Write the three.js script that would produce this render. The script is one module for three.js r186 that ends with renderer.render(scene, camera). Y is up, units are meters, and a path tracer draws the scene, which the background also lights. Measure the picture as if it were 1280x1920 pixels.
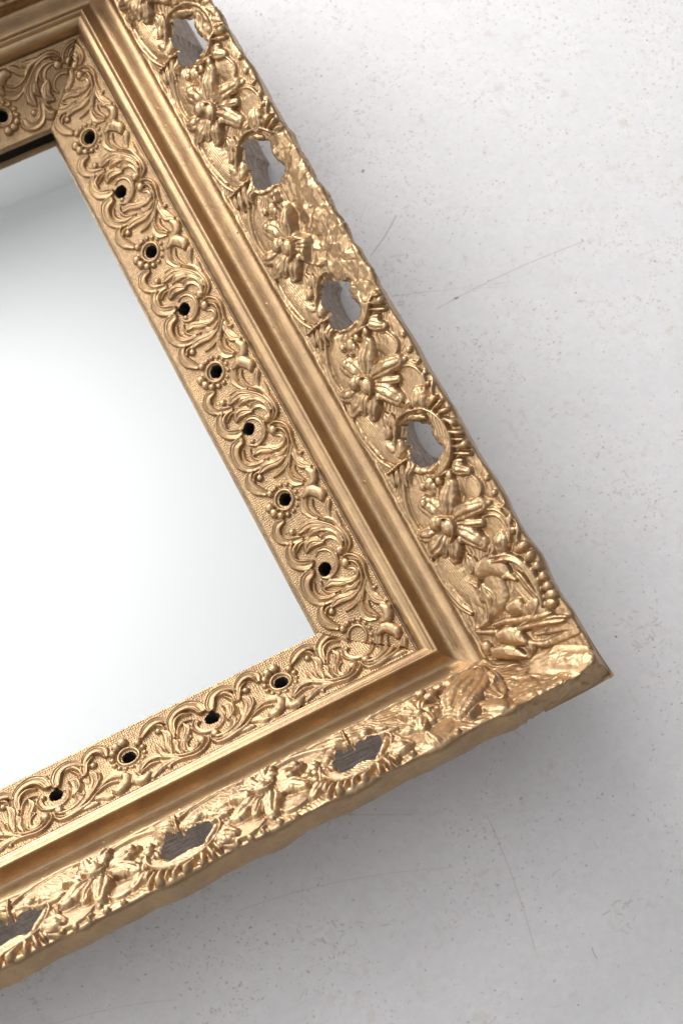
import * as THREE from 'three';
import { RectAreaLightUniformsLib } from 'three/addons/lights/RectAreaLightUniformsLib.js';
import { ImprovedNoise } from 'three/addons/math/ImprovedNoise.js';

// ---------- camera, light, exposure ----------
const scene = new THREE.Scene();
const FLOOR = 0.165;                       // the floor lies this far under the outer lip of the frame
const camera = new THREE.PerspectiveCamera(2 * Math.atan(960 / 3282.2) * 180 / Math.PI, 2 / 3, 0.05, 30);
{
  // frame axes: X outward over the right rail, Y along it away from the viewer, Z up  ->  three: x, y = Z + FLOOR, z = -Y
  const at = new THREE.Vector3(-0.20988, 1.46536 + FLOOR, 0.451);
  const right = new THREE.Vector3(0.88966, 0.00059, 0.45663), up = new THREE.Vector3(0.42562, 0.36114, -0.82971), back = new THREE.Vector3(-0.1654, 0.93251, 0.32104);
  camera.position.copy(at);
  camera.quaternion.setFromRotationMatrix(new THREE.Matrix4().makeBasis(right, up, back));
  camera.focus = 1.62; camera.userData.fStop = 7;
}
scene.background = new THREE.Color(0.25, 0.25, 0.253);
const renderer = new THREE.WebGLRenderer({ antialias: true });
renderer.toneMapping = THREE.LinearToneMapping;
renderer.toneMappingExposure = 1.07;
renderer.shadowMap.enabled = true;
RectAreaLightUniformsLib.init();
const WIN = { x: -0.85, y: 1.25, z: -2.2, w: 2.1, h: 1.4 }, WIN2 = { x: -2.8, y: 1.25, z: -0.5, w: 1.9, h: 1.4 };   // two windows: beyond the frame and left of it
for (const [win, power, turn] of [[WIN, 10, 0], [WIN2, 2, Math.PI / 2]]) {
  const daylight = new THREE.RectAreaLight(new THREE.Color(1, 0.985, 0.965), power, win.w, win.h);
  daylight.position.set(win.x + (turn ? 0.03 : 0), win.y, win.z + (turn ? 0 : 0.03));
  daylight.rotation.y = turn + Math.PI;                     // an area light shines along its -z
  scene.add(daylight);
}
// relief strokes in mm: kind, part name, [along, across, ...], half widths, height, options
const FIELD_MOTIF = [
  ['d', 'leaf_curl', [10.4,53.4,9,60.5,12.9,66.3,19.3,70.6,23.6,69.4], [2.51,4.05,4.82,4.63,2.7], 4.2],
  ['c', 'leaf', [12.5,50.6,19.1,46.3,27.8,47.6,36.5,53.5], [3.28,3.86,2.51,1.16], 2.6],
  ['r', 'leaf', [18.2,58.4,24.4,55.4,32.9,56.5,41.3,60.9], [1.16,1.45,1.45,0.77], 2.4, '+'],
  ['v', 'leaf', [27.1,74.6,31.7,72.2,36.9,67,44.8,66.4], [0.77,3.09,3.28,1.35], 2.8],
  ['v', 'leaf', [43.4,73.3,48,71.8,57.8,73], [1.74,3.09,1.35], 2.6],
  ['r', 'leaf', [40.7,61.6,48.4,68.7,59.7,71.9,70.1,74.1,78.8,72.2,82.7,64.5], [1.35,2.31,2.51,2.12,1.74,0.96], 3],
  ['r', 'acanthus_leaf', [30.2,34.5,32.9,45.3,42.1,56.2,53.6,66.2,66.8,71.2,76.7,69.2,80.9,63.5], [0.58,1.16,1.35,1.35,1.35,1.25,0.77], 3.2],
  ['v', 'acanthus_leaf', [38.1,27.7,36,35.7,38.1,46.6,47.3,57.4,59.8,65.9,71.9,67.8], [0.96,3.86,3.86,2.51,1.74,0.96], 3.2, '+'],
  ['v', 'acanthus_leaf', [45.4,37.2,44.1,44.2,48.1,53.8], [1.16,3.28,1.54], 3.2, '+'],
  ['r', 'acanthus_leaf', [49.2,51.8,54.1,59,62.3,64.2,71.7,64.9,78,62.3], [1.16,1.93,1.93,1.74,0.96], 3, '+'],
  ['c', 'acanthus_leaf', [57.3,46.6,56.3,53.1,61,60.6,69.8,63.9,77.2,62.9], [1.74,2.89,2.89,2.31,0.96], 3.2, '+'],
  ['b', 'bead', [76.6,58.3], [4.24], 3.8],
  ['b', 'bead', [90.3,57.6], [4.53], 3.8],
  ['c', 'scroll', [18.6,18.9,19.2,12.3,25.3,7.9,34.1,9.6,40.5,16.9,43.3,28.6], [1.93,3.86,3.86,3.47,2.51,1.35], 3.6],
  ['r', 'scroll', [29.8,13.9,36.4,18.2,41.1,28.3], [0.96,1.54,0.77], 3, '+'],
  ['b', 'bead', [32.7,22.4], [3.28], 2.8],
  ['c', 'scroll', [42.3,16.1,46.8,11.2,55.4,8.6,64.2,11.5,69.3,18.8,70.3,23.8], [1.74,2.89,3.47,4.24,4.63,3.28], 3.8],
  ['r', 'scroll', [46.2,29.3,46.2,20.6,51.1,14.3,59.9,14], [0.77,1.93,2.12,1.16], 2.8, '+'],
  ['r', 'scroll', [48.5,31.9,49.1,24,53.2,17.5], [0.67,1.16,0.77], 2.6, '+'],
  ['v', 'leaf', [57.8,26.3,53.6,31.4,54.2,39.4,59.4,46.7], [1.35,4.24,4.43,1.74], 3.8],
  ['c', 'scroll', [65.5,32.4,63,37.1,65.7,45.2,73.1,50.3,81.8,50,88.3,45,90.7,35.9,87.6,28.6], [0.77,1.35,1.74,1.93,2.31,2.51,2.51,1.74], 2.6],
  ['b', 'bead', [86.1,31.4], [2.31], 2.8],
  ['r', 'leaf_spray', [83.7,57.9,85.7,65.6,93,72.7,102.1,74.9,111.2,71.9,120.2,70.5,127.7,71.5], [0.77,1.25,1.45,1.54,1.45,1.25,0.67], 3],
  ['r', 'leaf_spray', [91.4,63.3,97,68.6,105.4,69.1,115.1,65,121.8,56.9], [0.96,1.45,1.54,1.45,0.96], 3, '+'],
  ['c', 'leaf_spray', [95.5,56.9,98.6,63,104.4,64.1,107.2,57.5,104.7,49.4,98.6,45.2], [0.96,1.93,2.51,2.51,2.51,1.35], 2.8, '+'],
  ['r', 'leaf_spray', [104.5,74.8,114.1,70.8,121.2,63.2,130.4,55], [0.77,1.54,1.93,0.96], 2.8, '+'],
  ['v', 'leaf', [98.3,25.5,97.5,33.8,103.2,43.7,108.2,55.3,108.2,64.2], [0.96,3.28,3.47,2.31,0.96], 2.8],
  ['v', 'leaf', [113.8,37.5,112.3,45.2,114.4,52.7,113.2,62.4], [0.96,2.51,2.12,0.96], 2.6],
  ['v', 'leaf', [118.5,21.7,116.2,30.9,119.5,43.7,120.3,56.5], [1.16,3.86,3.28,1.16], 3.2],
  ['v', 'leaf', [129.6,33.2,128.8,42,127.1,52,120.6,60.6], [0.96,2.31,2.31,0.96], 2.8],
  ['c', 'scroll', [78.9,19.4,81.4,12.5,89.3,8.1,100.4,8.7,109,15.3,112,26,112,35.4], [3.86,4.82,4.24,3.47,3.09,2.31,1.16], 4],
  ['r', 'scroll', [89.1,18,97.2,14.9,105.6,19.2,109.5,32.1], [0.96,1.74,1.93,0.96], 2.8, '+'],
  ['r', 'scroll', [90.9,24.9,98.7,23.3,105.4,27.8,109.6,37.8], [0.77,1.35,1.35,0.77], 2.4, '+'],
  ['v', 'leaf', [117.2,68.1,127,66.1,136.8,67.8,144.9,75], [0.96,3.28,4.24,1.54], 3],
  ['b', 'bead', [127.6,72.8], [1.83], 2.4],
  ['c', 'leaf', [130.1,52.8,137.4,49,146.5,50.5,152.6,57.6], [1.16,3.28,3.47,1.93], 3],
  ['r', 'leaf', [133.9,59.3,141.7,57.2,152.8,61.7], [0.96,1.74,1.16], 2.6],
  ['d', 'leaf_curl', [146.9,70.4,153.4,72.7,158.8,69.9,158.9,61.1], [2.7,4.24,4.24,2.31], 4],
  ['c', 'scroll', [111.9,16.1,114.8,10.8,122,8.3,131.1,10.9,138.5,16.8], [1.35,2.89,3.66,3.86,2.51], 3.6],
  ['r', 'scroll', [116.7,21.9,117.8,15.8,124.3,12.3], [0.77,1.54,0.96], 2.6, '+'],
  ['b', 'bead', [122.5,19.7], [3.18], 2.8],
];
const SHELL_MOTIF = [
  ['s', 'striated_leaf', [-60.1,34.3,-45.2,25.6,-28.3,21.9,-10.3,19.8], [2.88,8.13,8.13,3.93], 2.6, 'n5'],
  ['r', 'rim_band', [-67.2,25.1,-52.1,14,-33.2,8.1,-13.2,9.9], [1.57,2.1,2.1,1.31], 3.6],
  ['s', 'sheaf', [13.8,14.4,34,18.2,59.5,22.4,81.4,31.9], [5.24,10.49,8.65,2.62], 4.5, 'n6'],
  ['r', 'rim_band', [13,5.9,34.8,4.5,62.6,9.6,77.5,17.5], [1.57,2.1,2.1,1.31], 4.6],
  ['r', 'rim_band', [19.9,8.2,41.7,9.4,66.1,14.6], [0.79,1.18,0.79], 4.8, '+'],
  ['s', 'disc', [41.4,71.8,34.7,83.7,25.1,91.7,15.4,92.5], [6.56,11.28,11.01,5.24], 2, 'n7'],
  ['r', 'disc_rim', [10.9,86.6,18.6,98.7,29.8,104,41.1,103.1,49.7,95.1], [1.18,1.44,1.44,1.44,1.18], 3.6],
  ['s', 'disc', [-27.1,75.3,-16.7,84.4,-5.6,85.2,-1.4,81.6], [3.93,7.87,7.34,3.93], 2, 'n6'],
  ['r', 'disc_rim', [-23.9,94.5,-11,98.8,-2.9,95.9,1,86.1], [1.18,1.44,1.44,1.18], 3.6],
  ['r', 'rim_ridge', [-8.2,115,5.4,115.9,16.1,114.2,21.3,106.2,17.1,102.9], [1.05,1.44,1.44,1.44,1.05], 3.6],
  ['r', 'rim_ridge', [17.1,109.8,30.1,113.5,42.8,111.2,55.1,102.7], [1.05,1.44,1.44,1.05], 3.6],
  ['b', 'bead', [-9.2,108.5], [2.1], 3.6],
  ['b', 'bead', [5.8,106], [2.62], 3.6],
  ['b', 'bead', [9.8,96.7], [2.23], 3.6],
  ['b', 'bead', [33.1,108], [2.1], 3.6],
  ['b', 'bead', [43.9,105.3], [2.1], 3.6],
  ['b', 'bud', [-42.9,48.3], [5.24], 6],
  ['b', 'bud', [-46.5,38.7], [3.15], 4.5, '+'],
  ['b', 'bud', [-37.9,51.5], [3.15], 5, '+'],
  ['v', 'small_leaf', [-28.7,50.1,-34.8,51.3,-36.9,43.9], [1.31,2.88,1.31], 4],
  ['d', 'flower_base', [-12,41.7,-0.8,42.6,8,40.3], [9.18,13.11,9.18], 4.6],
  ['v', 'petal', [-6.3,49.8,-17.6,58.1,-27.4,69.5], [2.88,6.29,4.53], 8.5],
  ['v', 'petal', [-1.5,53.9,1.4,70.7,7,89.9], [2.36,5.51,3.96], 9],
  ['v', 'petal', [4,53,11.9,65.4,19.7,79], [1.84,3.15,2.62], 7.5],
  ['v', 'petal', [7.8,51.2,20.2,59.9,34.3,68.6], [2.36,5.51,4.46], 9],
  ['v', 'petal', [8.3,43.4,19.2,39.3,27.3,31.2], [2.36,4.98,3.59], 8],
  ['v', 'petal', [-7,45.2,-19.3,41.2,-31,32.7], [2.36,6.56,5.24], 8.5],
  ['v', 'petal', [-1.9,33,-5.2,21.3,-10.1,10.9], [2.36,5.24,3.78], 8.5],
  ['v', 'petal', [2.6,34.4,7.8,23.5,8.7,12.6], [2.36,5.51,3.96], 8.5],
  ['v', 'petal', [5.7,38.6,11.2,30.5,17.4,23.4], [2.1,3.67,2.64], 7.5],
  ['b', 'curl_knob', [19.7,51.6], [3.15], 10],
  ['b', 'curl_knob', [-30.7,34.8], [3.41], 9.5],
  ['b', 'flower_centre', [3.9,46.8], [6.56], 12.5],
  ['b', 'flower_centre', [-8.1,35.2], [5.77], 11.5, '+'],
  ['b', 'flower_centre', [-6.4,41.6], [3.93], 11.5, '+'],
  ['r', 'flower_centre', [-7.4,46.6,-1.1,53.5,7.4,53.2,13.5,46.2,15.2,38.9], [1.05,1.57,1.84,1.57,1.05], 11.5, '+'],
  ['r', 'opening_ring', [50.8,50.3,48.5,57.9,49.8,68,54.3,79,60.3,88.6,74.2,97.5,89.5,100.2,102.4,97.2,112.9,87.3,117.4,73.4,115.5,55.9], [1.31,1.57,1.57,1.57,1.57,1.7,1.7,1.84,1.84,1.84,1.05], 6],
  ['r', 'opening_ring', [49.8,51.2,58.7,41.9,66.5,36,75.7,33.2], [1.31,1.7,1.7,1.05], 5.5],
  ['d', 'lip_leaf', [52.8,52.9,54.6,62.6,58.5,71.7,65.6,81.6], [1.31,2.88,2.88,1.97], 4.5],
  ['d', 'lip_petal', [95.5,41.1,99.3,46.6,103,50.8], [2.36,3.67,2.36], 5],
  ['d', 'lip_petal', [103.3,52.5,105.2,57.1,106.5,64.5], [1.97,3.28,1.97], 4.5],
  ['d', 'lip_petal', [64.8,43.2,70.2,41.2,73.9,35.5], [2.23,3.93,3.28], 5],
  ['d', 'lip_petal', [78.1,45.4,82.4,46.8,84.6,43.7], [1.97,3.02,1.97], 6],
  ['d', 'shell_flute', [61.3,93.4,60.3,101.4,59.3,105.9], [0.92,1.57,1.18], 5.5],
  ['d', 'shell_flute', [66.6,95,66.7,103.3,66,107.5], [0.92,1.84,1.7], 5.5],
  ['d', 'shell_flute', [73.5,97.6,74.1,104.3,77.3,111.1], [0.92,1.97,1.44], 5.5],
  ['d', 'shell_flute', [80.8,102,85.5,105.2,90.5,108.1], [0.92,1.7,2.36], 6.5],
  ['d', 'shell_flute', [92.5,99.7,97.7,104.7,102.7,110], [0.79,1.7,1.31], 5.5],
  ['d', 'shell_flute', [101.4,99.3,104.9,103.4,107.9,107.4], [0.66,1.44,1.05], 5.5],
  ['d', 'shell_flute', [107.5,96.3,111.1,101.5,113.7,107.6], [0.92,2.1,2.88], 6.5],
  ['d', 'shell_flute', [112.4,92.6,117.3,99,122.7,106.2], [0.79,1.7,1.31], 5.5],
  ['d', 'shell_flute', [117.7,85.8,120,91,122.8,95.7], [0.92,2.1,1.7], 5.5],
  ['v', 'serrated_leaf', [120.8,83.4,125.7,87.5,134.2,95.7], [1.97,4.72,2.88], 7],
  ['b', 'serrated_leaf', [125.2,74.6], [3.28], 6.5, '+'],
  ['b', 'serrated_leaf', [121.5,60.5], [3.15], 6, '+'],
  ['r', 'serrated_leaf', [115.8,55.6,118.6,67.7,122.1,81.4], [1.05,1.84,1.31], 6, '+'],
  ['v', 'bud_leaf', [55.7,84.6,49.1,88.9,40.4,93.3], [4.46,7.6,1.57], 7.5],
  ['v', 'bud_leaf', [47.7,69.1,45.1,74.9,45.2,81], [1.57,3.41,1.57], 6],
  ['d', 'bud_leaf', [57.4,94.3,57.5,100.2,57,103.1], [1.57,2.62,1.57], 5],
  ['v', 'small_leaf', [34.1,43.9,41.2,43,47.1,39.2], [1.57,3.93,2.1], 4.5],
  ['d', 'small_leaf', [46.8,38.8,51.4,35.6,53,30.5], [1.84,3.41,1.31], 4.5],
  ['v', 'small_leaf', [39.1,49.8,48.1,47.8,56.7,40.6], [1.05,2.36,1.31], 4.5],
  ['d', 'small_leaf', [59.7,27.8,64.1,29.2,68,33.5], [2.1,3.41,1.57], 5],
  ['b', 'tie_bead', [80.2,12.5], [1.25], 6.6],
  ['b', 'tie_bead', [80.7,16.1], [1.25], 6.6, '+'],
  ['b', 'tie_bead', [81.1,19.7], [1.25], 6.6, '+'],
  ['b', 'tie_bead', [81.5,23.3], [1.25], 6.6, '+'],
  ['b', 'tie_bead', [81.9,26.8], [1.25], 6.6, '+'],
  ['b', 'tie_bead', [82.3,30.4], [1.25], 6.6, '+'],
  ['b', 'tie_bead', [82.8,33.9], [1.25], 6.6, '+'],
  ['b', 'tie_bead', [83.2,37.4], [1.25], 6.6, '+'],
  ['b', 'tie_bead', [83.6,40.9], [1.25], 6.6, '+'],
  ['r', 'tie', [79.9,9.9,81.8,24.7,83.3,41.1], [1.57,1.84,1.57], 5.4],
  ['v', 'tie_leaf', [84.8,42.1,91.8,39.9,95.5,33.1,102.5,30.9], [2.1,3.41,2.88,1.05], 6.5],
  ['v', 'tie_leaf', [84,32.3,91.6,27.2,102.9,23.9], [1.84,2.88,1.05], 6],
  ['v', 'tie_leaf', [83.5,22.7,91,18.8,100.8,15.7], [1.57,2.88,1.05], 6],
  ['v', 'tie_leaf', [81.4,14.6,89.6,11.5,93.4,9.6], [1.57,2.62,1.05], 5],
];
const CORNER_SIDE = [
  ['s', 'striated_leaf', [14.8,14.8,33.2,13.6,52.5,14.2,68.1,15.1], [3.98,8.57,7.34,2.45], 3.5, 'n6'],
  ['r', 'rim_band', [11.2,6.1,32.7,3.8,54.5,5.3,70.9,13.7], [1.84,2.45,2.45,1.53], 4.6],
  ['s', 'disc', [36.1,75.2,29.7,85.7,17.7,90.3], [6.12,11.63,6.12], 2, 'n7'],
  ['r', 'disc_rim', [8.9,82.8,15.8,95.7,27.8,100.3,39.2,97.9,47.7,87.9], [1.22,1.53,1.53,1.53,1.22], 3.4],
  ['r', 'rim_ridge', [12.8,106,26.8,110.2,40.3,108.2,49.4,99.4], [1.07,1.38,1.38,1.07], 3.4],
  ['b', 'bead', [28.7,106], [1.99], 3.4],
  ['b', 'bead', [38.8,103.5], [1.99], 3.4],
  ['v', 'bud_leaf', [45.9,82.7,39.2,86.9,32.6,91], [4.28,6.73,1.53], 6.5],
  ['v', 'bud_leaf', [42.2,67.8,37.8,72.7,35.8,78.4], [1.53,3.37,1.53], 5.5],
  ['r', 'opening_ring', [48.3,68.9,55.2,84.3,65.7,93.7,80.5,97,96.6,96.6,108.8,92.9], [1.84,2.45,2.6,2.6,2.6,1.84], 6.5],
  ['d', 'heart_lobe', [46.9,48.7,47.6,58.8,56.5,70.1,65.6,75.8], [5.2,7.04,6.12,3.06], 6.5],
  ['d', 'heart_lobe', [59.5,68.6,61.4,56.5,74.5,53.7,82.4,39.2], [4.59,8.57,7.65,4.59], 4.5],
  ['c', 'heart_leaf', [50.9,30.5,64.1,30.6,77.3,27.8,82.8,15.1], [2.75,7.95,7.65,3.06], 5],
  ['v', 'heart_leaf', [60,42.4,71.1,45.4,81,37.2], [2.45,5.51,2.45], 5.5, '+'],
  ['c', 'heart_lobe', [70.4,83.2,80.9,82.3,97.9,86.3,105.7,90.2], [2.45,6.12,5.51,2.14], 4.5],
  ['r', 'heart_lobe', [65.7,70,67.7,76.2,74.4,81.1], [2.14,3.37,2.14], 6],
  ['d', 'scroll_lobe', [91,57.1,93.4,65.6,98.4,69.3], [3.67,5.2,2.75], 6],
  ['d', 'scroll_lobe', [102.6,70.1,105.1,83.4,112.7,89.9], [3.98,6.12,3.67], 5],
  ['r', 'wave_rib', [92.5,31.4,98.4,47.7,107.5,66.1,115.3,85.3,117.9,95.7], [1.84,3.06,3.37,3.06,1.53], 5],
  ['r', 'wave_rib', [87.7,10.6,101.5,34.2,111.5,57.4,119.6,78.8,130.8,102.2], [1.84,2.75,2.75,2.45,1.53], 4.5],
  ['c', 'wave_leaf', [122.1,69.2,125.3,86.8,132,101.2,139.3,107.5], [2.45,5.51,5.2,2.14], 4.5],
  ['r', 'wave_rib', [124.4,54.6,135.7,70.9,140.7,91.7,144.8,107.9], [1.53,2.75,2.75,2.14], 4.5],
  ['d', 'corner_leaf', [106,33.3,111.6,44.5,124.1,55], [4.89,6.73,2.75], 8],
  ['d', 'corner_leaf', [113.4,17.2,121.8,30.2,135,45.4], [3.98,6.42,2.75], 7],
  ['b', 'corner_leaf', [104.9,10.4], [5.51], 6.5],
  ['v', 'corner_leaf', [122.4,54.5,130.3,55.7,136.7,47.9], [2.14,3.98,2.14], 5.5],
  ['d', 'shell_flute', [54.8,96.7,55,104.2,55.9,109.9], [1.84,3.37,2.45], 5.5],
  ['d', 'shell_flute', [66.8,101.1,65.9,105.5,65.7,109.5], [1.84,3.37,2.45], 5.5],
  ['d', 'shell_flute', [76.5,102,77.3,107.7,78.1,113.3], [1.84,3.37,2.45], 5.5],
  ['d', 'shell_flute', [87.4,102,87.6,108.1,89.5,114.1], [1.84,3.37,2.45], 5.5],
  ['d', 'shell_flute', [96,101.3,97.4,106.5,98.1,112.1], [1.84,3.37,2.45], 5.5],
  ['d', 'shell_flute', [103.1,98.1,104.9,104.1,106.8,110], [1.84,3.37,2.45], 5.5],
  ['d', 'shell_flute', [107.9,94.1,111,99.2,112.4,103], [1.84,3.37,2.45], 5.5],
];
const CORNER_FOOT = [
  ['v', 'husk_leaf', [-51.8,67.2,-65.5,45.4,-84.3,30.1,-95.2,21.4], [4.81,10.58,10.26,4.81], 9],
  ['v', 'husk_leaf', [-55.5,80.4,-72.6,64.1,-90.9,43.1,-101.1,19.7], [4.81,8.97,8.01,3.85], 8],
  ['c', 'husk_leaf', [-98.8,28.7,-93.9,59.4,-94,85.8], [3.85,8.65,3.21], 6],
  ['v', 'husk_leaf', [-97.1,38.1,-101.7,45,-101.7,71.9], [1.92,4.81,1.92], 6.5, '+'],
  ['r', 'husk_leaf', [-59.6,96.6,-66.8,91.9,-71,87.9], [1.92,2.88,1.92], 7],
  ['b', 'knob', [-67.9,22.1], [5.45], 9],
  ['b', 'knob', [-58.7,19.4], [5.13], 9],
  ['b', 'knob', [-46.8,29], [5.13], 9],
  ['b', 'knob', [-42.4,12.4], [4.81], 8],
  ['v', 'small_leaf', [-19.6,24.6,-25.7,22.9,-33.7,26.4], [2.24,3.53,1.6], 8],
  ['d', 'small_leaf', [-26.3,45.4,-36,43.8,-44.4,50.6], [3.21,5.45,2.88], 6],
  ['v', 'petal', [-29.6,52.3,-31.5,60.5,-32.7,69.3], [2.24,4.17,2.88], 7.5],
  ['v', 'petal', [-27.6,53.4,-24.7,66.5,-21.4,76.1], [2.24,4.17,2.88], 7.5],
  ['v', 'petal', [-26.2,50.9,-21.5,54.4,-17,55.2], [2.24,4.17,2.88], 7.5],
  ['v', 'petal', [-26.3,46.7,-21.2,39.6,-17.3,30.9], [2.24,4.17,2.88], 7.5],
  ['v', 'petal', [-28,44,-28.2,34,-29,24.5], [2.24,4.17,2.88], 7.5],
  ['v', 'petal', [-29.9,44.9,-35.3,34.6,-40.5,28.4], [2.24,4.17,2.88], 7.5],
  ['v', 'petal', [-30.6,48.6,-35.2,49.6,-39.4,52.9], [2.24,4.17,2.88], 7.5],
  ['b', 'flower_centre', [-27.6,52.7], [4.17], 10],
  ['v', 'small_leaf', [-4.9,65.3,-11.5,67,-18.1,73.6], [2.24,4.81,1.6], 6],
  ['v', 'small_leaf', [-22,86.6,-22.1,105.7,-26.7,116.6], [1.92,3.85,1.6], 5],
  ['c', 'small_leaf', [-38.6,70.6,-46.9,67.4,-54,77.3], [2.24,4.81,1.92], 5],
  ['s', 'disc', [-15.7,101.7,-29.7,92.4,-41.6,79.7], [6.41,9.62,6.41], 2.5, 'n6'],
  ['d', 'lump', [-76.8,82.4,-83.7,92.2,-87.8,108.1], [4.17,7.37,3.21], 4],
  ['b', 'bead', [-75.2,118], [2.4], 3.6],
  ['b', 'bead', [-63.3,124], [2.4], 3.6],
  ['b', 'bead', [-43.1,105.7], [2.4], 3.6],
  ['b', 'bead', [-49.5,114.5], [2.4], 3.6],
  ['b', 'bead', [-21.4,120.6], [2.4], 3.6],
  ['b', 'bead', [-8.5,117.9], [2.4], 3.6],
  ['r', 'rim_ridge', [2.1,122.9,-12.3,130.8,-37.6,119,-52.5,125.3,-73.4,125.7], [1.28,1.76,1.76,1.76,1.28], 3.4],
];
const OPENING = [56.8,54.6,56.4,60.6,60,66.3,66.5,71.9,72.2,79.3,79.4,74.5,86.3,74.8,98,78.3,100.1,71.8,103.3,65.5,102.5,58.9,98.8,49.7,93.5,44.4,87.3,43.4,81.1,46.7,74.4,46.8,66.5,46.5,60,50.7];
// ---------- noise and textures ----------
let seed = 7;
const rnd = () => { seed = (seed * 1664525 + 1013904223) >>> 0; return seed / 4294967296; };
const perlin = new ImprovedNoise();
const nz = (x, y, k = 0) => perlin.noise(x + 31.7, y + 11.3, k * 7.31 + 0.5);
const fbm = (x, y, k = 0, n = 4) => { let s = 0, a = 0.5, f = 1; for (let i = 0; i < n; i++) { s += a * nz(x * f, y * f, k + i); a *= 0.5; f *= 2.03; } return s; };
const clamp = (x, a = 0, b = 1) => Math.min(b, Math.max(a, x));
const step = (a, b, x) => { const t = clamp((x - a) / (b - a)); return t * t * (3 - 2 * t); };
const periodic = (n, f) => { const d = new Uint8Array(n * n * 4); for (let y = 0; y < n; y++) for (let x = 0; x < n; x++) { const v = f(x / n, y / n); for (let c = 0; c < 4; c++) d[(y * n + x) * 4 + c] = c === 3 ? 255 : clamp(Array.isArray(v) ? v[c] : v) * 255; } return d; };
function dataTexture(n, f, metres, srgb) {
  const t = new THREE.DataTexture(periodic(n, f), n, n, THREE.RGBAFormat);
  t.wrapS = t.wrapT = THREE.RepeatWrapping; t.magFilter = THREE.LinearFilter; t.minFilter = THREE.LinearMipmapLinearFilter; t.generateMipmaps = true;
  t.repeat.set(1 / metres, 1 / metres); if (srgb) t.colorSpace = THREE.SRGBColorSpace; t.needsUpdate = true; return t;
}
// noise that tiles: value noise on wrapped lattices
const lattice = (n, k) => { const a = new Float32Array(n * n); let s = k * 7919 + 13; for (let i = 0; i < n * n; i++) { s = (s * 1664525 + 1013904223) >>> 0; a[i] = s / 4294967296; } return a; };
const wrapNoise = (n, k) => { const a = lattice(n, k); return (u, v) => { const x = u * n, y = v * n, i = Math.floor(x), j = Math.floor(y); let fx = x - i, fy = y - j; fx = fx * fx * (3 - 2 * fx); fy = fy * fy * (3 - 2 * fy); const g = (p, q) => a[((q % n + n) % n) * n + (p % n + n) % n]; return (g(i, j) * (1 - fx) + g(i + 1, j) * fx) * (1 - fy) + (g(i, j + 1) * (1 - fx) + g(i + 1, j + 1) * fx) * fy; }; };
const w1 = wrapNoise(9, 1), w2 = wrapNoise(23, 2), w3 = wrapNoise(61, 3), w4 = wrapNoise(150, 4), w5 = wrapNoise(250, 5);
// brushed-on bronze paint: a little grain, faint patches
const paintBump = dataTexture(512, (u, v) => 0.35 * w3(u, v) + 0.35 * w4(u, v) + 0.3 * w5(u, v), 0.12);
const goldMap = dataTexture(512, (u, v) => { const p = 0.5 * w1(u, v) + 0.3 * w2(u, v) + 0.2 * w3(u, v), g = w5(u, v) * 0.5 + w4(u, v) * 0.5, k = 0.90 + 0.14 * (p - 0.5) + 0.09 * (g - 0.5); return [0.735 * k, 0.613 * k * (1 + 0.02 * (p - 0.5)), 0.468 * k * (1 - 0.05 * (p - 0.5))]; }, 0.13, true);
const goldRough = dataTexture(512, (u, v) => { const p = 0.5 * w2(u, v) + 0.5 * w4(u, v); return [1, 0.86 + 0.28 * (p - 0.5), 1]; }, 0.17);
// punched ground of the inner band: close-set pebbles
const cells = lattice(48, 9), cells2 = lattice(48, 10);
const pebble = (a, s) => { const x = a / 0.0023, y = s / 0.0021, i = Math.floor(x), j = Math.floor(y); let d1 = 9, d2 = 9; for (let q = -1; q <= 1; q++) for (let p = -1; p <= 1; p++) { const k = (((j + q) % 48 + 48) % 48) * 48 + ((i + p) % 48 + 48) % 48, dx = i + p + 0.2 + 0.6 * cells[k] - x, dy = j + q + 0.2 + 0.6 * cells2[k] - y, d = Math.hypot(dx, dy); if (d < d1) { d2 = d1; d1 = d; } else if (d < d2) d2 = d; } return clamp((d2 - d1) * 1.8); };
const goldBase = { map: goldMap, metalness: 0.88, roughness: 0.46, roughnessMap: goldRough };
const GOLD = new THREE.MeshPhysicalMaterial({ ...goldBase, bumpMap: paintBump, bumpScale: 0.00012 });
const GRAIN = new THREE.MeshPhysicalMaterial({ ...goldBase, bumpMap: paintBump, bumpScale: 0.00012 });
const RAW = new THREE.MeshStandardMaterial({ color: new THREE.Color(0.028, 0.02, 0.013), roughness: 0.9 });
const woodMap = dataTexture(512, (u, v) => { const g = w2(u * 0.4, v * 6) * 0.5 + w4(u * 0.12, v * 2.2) * 0.5, k = 0.8 + 0.5 * (g - 0.5) + 0.16 * (w3(u, v) - 0.5) - (w5(u * 0.2, v) > 0.86 ? 0.14 : 0); return [0.86 * k, 0.78 * k, 0.72 * k]; }, 0.12, true);
const WOOD = new THREE.MeshStandardMaterial({ map: woodMap, roughness: 0.85, bumpMap: woodMap, bumpScale: 0.0006 });
const GLASS = new THREE.MeshPhysicalMaterial({ color: new THREE.Color(0.76, 0.775, 0.772), metalness: 1, roughness: 0.012 });

// ---------- object helpers ----------
const used = new Map();
const numbered = (name) => { const n = used.get(name) ?? 0; used.set(name, n + 1); return n ? name + '_' + String(n).padStart(3, '0') : name; };
function mesh(name, geometry, material, parent) { const m = new THREE.Mesh(geometry, material); m.name = numbered(name); m.castShadow = m.receiveShadow = true; parent.add(m); return m; }
function thing(name, label, category) { const o = new THREE.Group(); o.name = numbered(name); o.userData = { label, category }; scene.add(o); return o; }

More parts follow.
